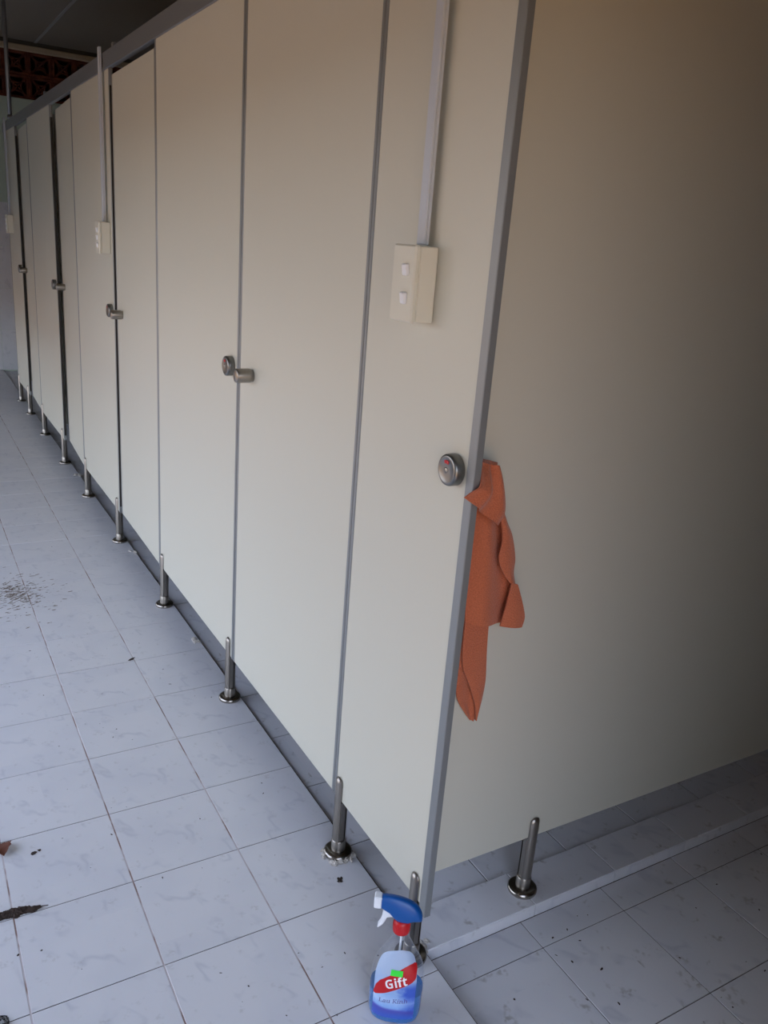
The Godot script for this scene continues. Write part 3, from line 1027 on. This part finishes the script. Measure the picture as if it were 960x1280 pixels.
func dry_leaf(called: String, at: Vector3, turn: float, ln: float, wd: float, curl: float, m: Material, label: String) -> void:
	var s := st()
	for side in 2:
		s.set_smooth_group(side)
		for j in 14:
			for i in 8:
				var p := []
				for q in [[i, j], [i + 1, j], [i + 1, j + 1], [i, j + 1]]:
					var u: float = q[0] / 8.0 * 2.0 - 1.0
					var v: float = q[1] / 14.0
					var half := wd * 0.5 * pow(sin(PI * clampf(v, 0.001, 0.999)), 0.7) * (1.0 + 0.12 * sin(v * 31.0 + u))
					var y := 0.002 + curl * wd * u * u * (0.6 + 0.5 * sin(v * 5.0)) + 0.006 * sin(v * PI * 1.3) + 0.0015 * sin(v * 40.0) * absf(u)
					p.append(Vector3(u * half, y - 0.0007 * side, (v - 0.5) * ln))
				quad(s, p[0], p[1], p[2], p[3], Vector3.DOWN if side else Vector3.UP)
	var o := base(called, at, turn)
	tag(o, label, "leaf")
	put("blade", done(s), m, o)
	var t := st()
	lathe(t, [Vector2(0.0, 0.0), Vector2(0.0016, 0.001), Vector2(0.0011, 0.04), Vector2(0.0, 0.042)], Vector3(0, 0.003, ln * 0.42), Vector3(0.15, 0.03, 1).normalized(), 8)
	put("stalk", done(t), m, o)

func build_litter() -> void:
	dry_leaf("dry_leaf", Vector3(-0.751, 0.0005, -0.552), 3.3, 0.055, 0.045, 0.2, M.leaf, "reddish brown dry leaf at the left edge of the floor")
	var cl := base("curled_leaf", Vector3(-0.738, 0.0, -0.337), -0.12)
	tag(cl, "dark crumpled dead leaf with a stalk on the floor tiles", "leaf")
	var cls := st()
	for k in 16:
		var q := k / 15.0
		var wide := sin(PI * clampf(q * 0.8 + 0.18, 0.0, 1.0))
		lump(cls, Vector3(lerpf(-0.040, 0.033, q), 0.0, rng.randf_range(-0.006, 0.006) * wide), Vector3(rng.randf_range(0.008, 0.014), rng.randf_range(0.004, 0.009), rng.randf_range(0.007, 0.013) * (0.4 + 0.7 * wide)), 300 + k * 7)
	put("blade", done(cls), M.twig, cl)
	var cst := st()
	lathe(cst, [Vector2(0.0, 0.0), Vector2(0.0013, 0.001), Vector2(0.0009, 0.022), Vector2(0.0, 0.023)], Vector3(0.036, 0.004, 0.0), Vector3(1, -0.05, 0.02).normalized(), 8)
	put("stalk", done(cst), M.twig, cl)
	var h := st()
	for k in 14:
		var a := rng.randf() * TAU
		var r0 := rng.randf_range(0.004, 0.012)
		var prev := Vector3.ZERO
		for j in 9:
			var p := Vector3(cos(a + j * 0.7) * r0, 0.002 + 0.004 * absf(sin(j * 1.3 + k)), sin(a + j * 0.7) * r0 * 1.3)
			if j:
				var s2 := st()
				lathe(s2, [Vector2(0.0005, 0.0), Vector2(0.0005, (p - prev).length())], prev, (p - prev).normalized(), 4)
				h.append_from(done(s2), 0, Transform3D())
			prev = p
	var ho := put("hair_tuft", h.commit(), M.hair, self, Vector3(-0.799, 0.0, -0.072))
	tag(ho, "small dark tuft of hair near the lower left corner", "hair")
	# crusts of mortar
	var m1 := st()
	for k in 26:
		var a := rng.randfn(2.2, 1.1)
		var rr := rng.randf_range(0.029, 0.042)
		lump(m1, Vector3(cos(a) * rr, 0.0, sin(a) * rr), Vector3(rng.randf_range(0.003, 0.009), rng.randf_range(0.002, 0.009), rng.randf_range(0.003, 0.008)), 100 + k)
	var mo := put("mortar_crust", done(m1), M.mortar, self, Vector3(MID, 0.0, -0.214))
	tag(mo, "crusty ring of mortar round the foot of a leg", "mortar")
	var spots := [[Vector3(0.006, 0.0, 0.112), 0.014, "crumbled mortar at the corner of the ledge behind the bottle"],
		[Vector3(-0.010, 0.0, -1.405), 0.016, "broken mortar lump on the kerb between two legs"],
		[Vector3(-0.012, 0.0, -2.33), 0.018, "broken mortar lump on the kerb below the second door"],
		[Vector3(-0.014, 0.0, -3.66), 0.020, "broken mortar lump on the kerb below the third door"]]
	for q in spots:
		var c := st()
		for k in 6:
			lump(c, Vector3(rng.randf_range(-1, 1) * q[1] * 0.8, 0.0, rng.randf_range(-1, 1) * q[1] * 1.6), Vector3.ONE * q[1] * rng.randf_range(0.3, 0.6) * Vector3(1, 0.6, 1.2), rng.randi() % 999)
		var co := put("mortar_crumbs", done(c), M.mortar, self, q[0])
		tag(co, q[2], "mortar", "mortar crumbs along the kerb")
	# muddy smears: flat flakes of dried mud
	var sm := st()
	sm.set_smooth_group(-1)
	for k in 460:
		var g := Vector2(rng.randfn(0.0, 0.035), rng.randfn(0.0, 0.055))
		if k > 230:
			g = Vector2(rng.randfn(0.01, 0.075), rng.randfn(0.03, 0.12))
		flake(sm, Vector3(g.x, 0.0002, g.y), rng.randf_range(0.0008, 0.0042), 4.5, Vector2(0.96, rng.randfn(-0.25, 0.25)))
	var so := put("mud_smear", done(sm), M.mud, self, Vector3(-0.545, 0.0, -2.05))
	tag(so, "smeared dried mud on the floor tiles at the left", "mud", "", "stuff")
	var sp := st()
	sp.set_smooth_group(-1)
	for k in 150:
		var x := rng.randf_range(-0.85, -0.07)
		var z := rng.randf_range(-3.2, 0.35)
		if absf(z + 2.05) > 0.45:
			flake(sp, Vector3(x, 0.0005, z), rng.randf_range(0.0006, 0.0026))
	for q in [[-0.258, -1.351, 0.008], [-0.256, -1.346, 0.006], [-0.072, -0.130, 0.005], [-0.066, -0.134, 0.004], [-0.078, -0.127, 0.003], [-0.685, -0.51, 0.007], [-0.672, -0.515, 0.005]]:
		flake(sp, Vector3(q[0], 0.0006, q[1]), q[2])
	for k in 40:
		flake(sp, Vector3(rng.randf_range(0.03, 1.0), LOW + 0.0005, rng.randf_range(0.14, 0.6)), rng.randf_range(0.0008, 0.003))
	var po := put("dirt_specks", done(sp), M.twig, self)
	tag(po, "dark specks of dirt scattered over the floor tiles", "dirt", "", "stuff")

func flake(s: SurfaceTool, c: Vector3, r: float, most := 2.4, along_ := Vector2.ZERO) -> void:
	var n := 6
	var a0 := rng.randf() * TAU
	var st_ := rng.randf_range(1.0, most)
	var ax := Vector2.from_angle(rng.randf() * TAU)
	if along_ != Vector2.ZERO:
		ax = along_.normalized()
	var p := []
	for k in n:
		var q := Vector2.from_angle(a0 + TAU * k / n) * r * rng.randf_range(0.5, 1.1)
		q += ax * q.dot(ax) * (st_ - 1.0)
		p.append(c + Vector3(q.x, 0, q.y))
	for k in n:
		var a: Vector3 = p[k]
		var b: Vector3 = p[(k + 1) % n]
		tri(s, c + Vector3(0, 0.0006, 0), a, b, Vector3.UP)

func _ready() -> void:
	rng.seed = 20240
	# camera
	var cam := Camera3D.new()
	cam.name = "camera"
	add_child(cam)
	cam.fov = rad_to_deg(2.0 * atan(640.0 / 1025.78))
	cam.keep_aspect = Camera3D.KEEP_HEIGHT
	cam.near = 0.02
	cam.far = 200.0
	cam.transform = Transform3D(Basis(Vector3.UP, -0.5441) * Basis(Vector3.RIGHT, -0.3136) * Basis(Vector3.BACK, 0.079), Vector3(-0.8483, 1.415, 1.2208))
	cam.current = true
	# sky and exposure
	var sky_m := ProceduralSkyMaterial.new()
	sky_m.sky_top_color = Color(0.71, 0.765, 0.885)
	sky_m.sky_horizon_color = Color(0.86, 0.87, 0.89)
	sky_m.ground_horizon_color = Color(0.45, 0.38, 0.30)
	sky_m.ground_bottom_color = Color(0.30, 0.25, 0.19)
	sky_m.sun_angle_max = 1.0
	var sky := Sky.new()
	sky.sky_material = sky_m
	var env := Environment.new()
	env.background_mode = Environment.BG_SKY
	env.sky = sky
	env.background_energy_multiplier = 6.0
	env.tonemap_mode = Environment.TONE_MAPPER_LINEAR
	env.tonemap_exposure = 0.93
	env.sdfgi_enabled = true
	env.ssao_enabled = true
	env.ssil_enabled = true
	var we := WorldEnvironment.new()
	we.name = "environment"
	we.environment = env
	add_child(we)
	# sun from behind the building: it lights the ground outside, not the room
	var sun := DirectionalLight3D.new()
	sun.name = "sun"
	sun.light_color = Color(1.0, 0.93, 0.82)
	sun.light_energy = 9.0
	sun.shadow_enabled = true
	sun.light_angular_distance = 0.5
	add_child(sun)
	sun.rotation = Vector3(deg_to_rad(-52.0), deg_to_rad(80.0), 0.0)
	make_materials()
	build_shell()
	build_floor()
	build_cubicles()
	build_towel()
	build_bottle()
	build_litter()
	for n in find_children("*", "Node", true, false):
		if n.has_meta("_n"):
			n.remove_meta("_n")
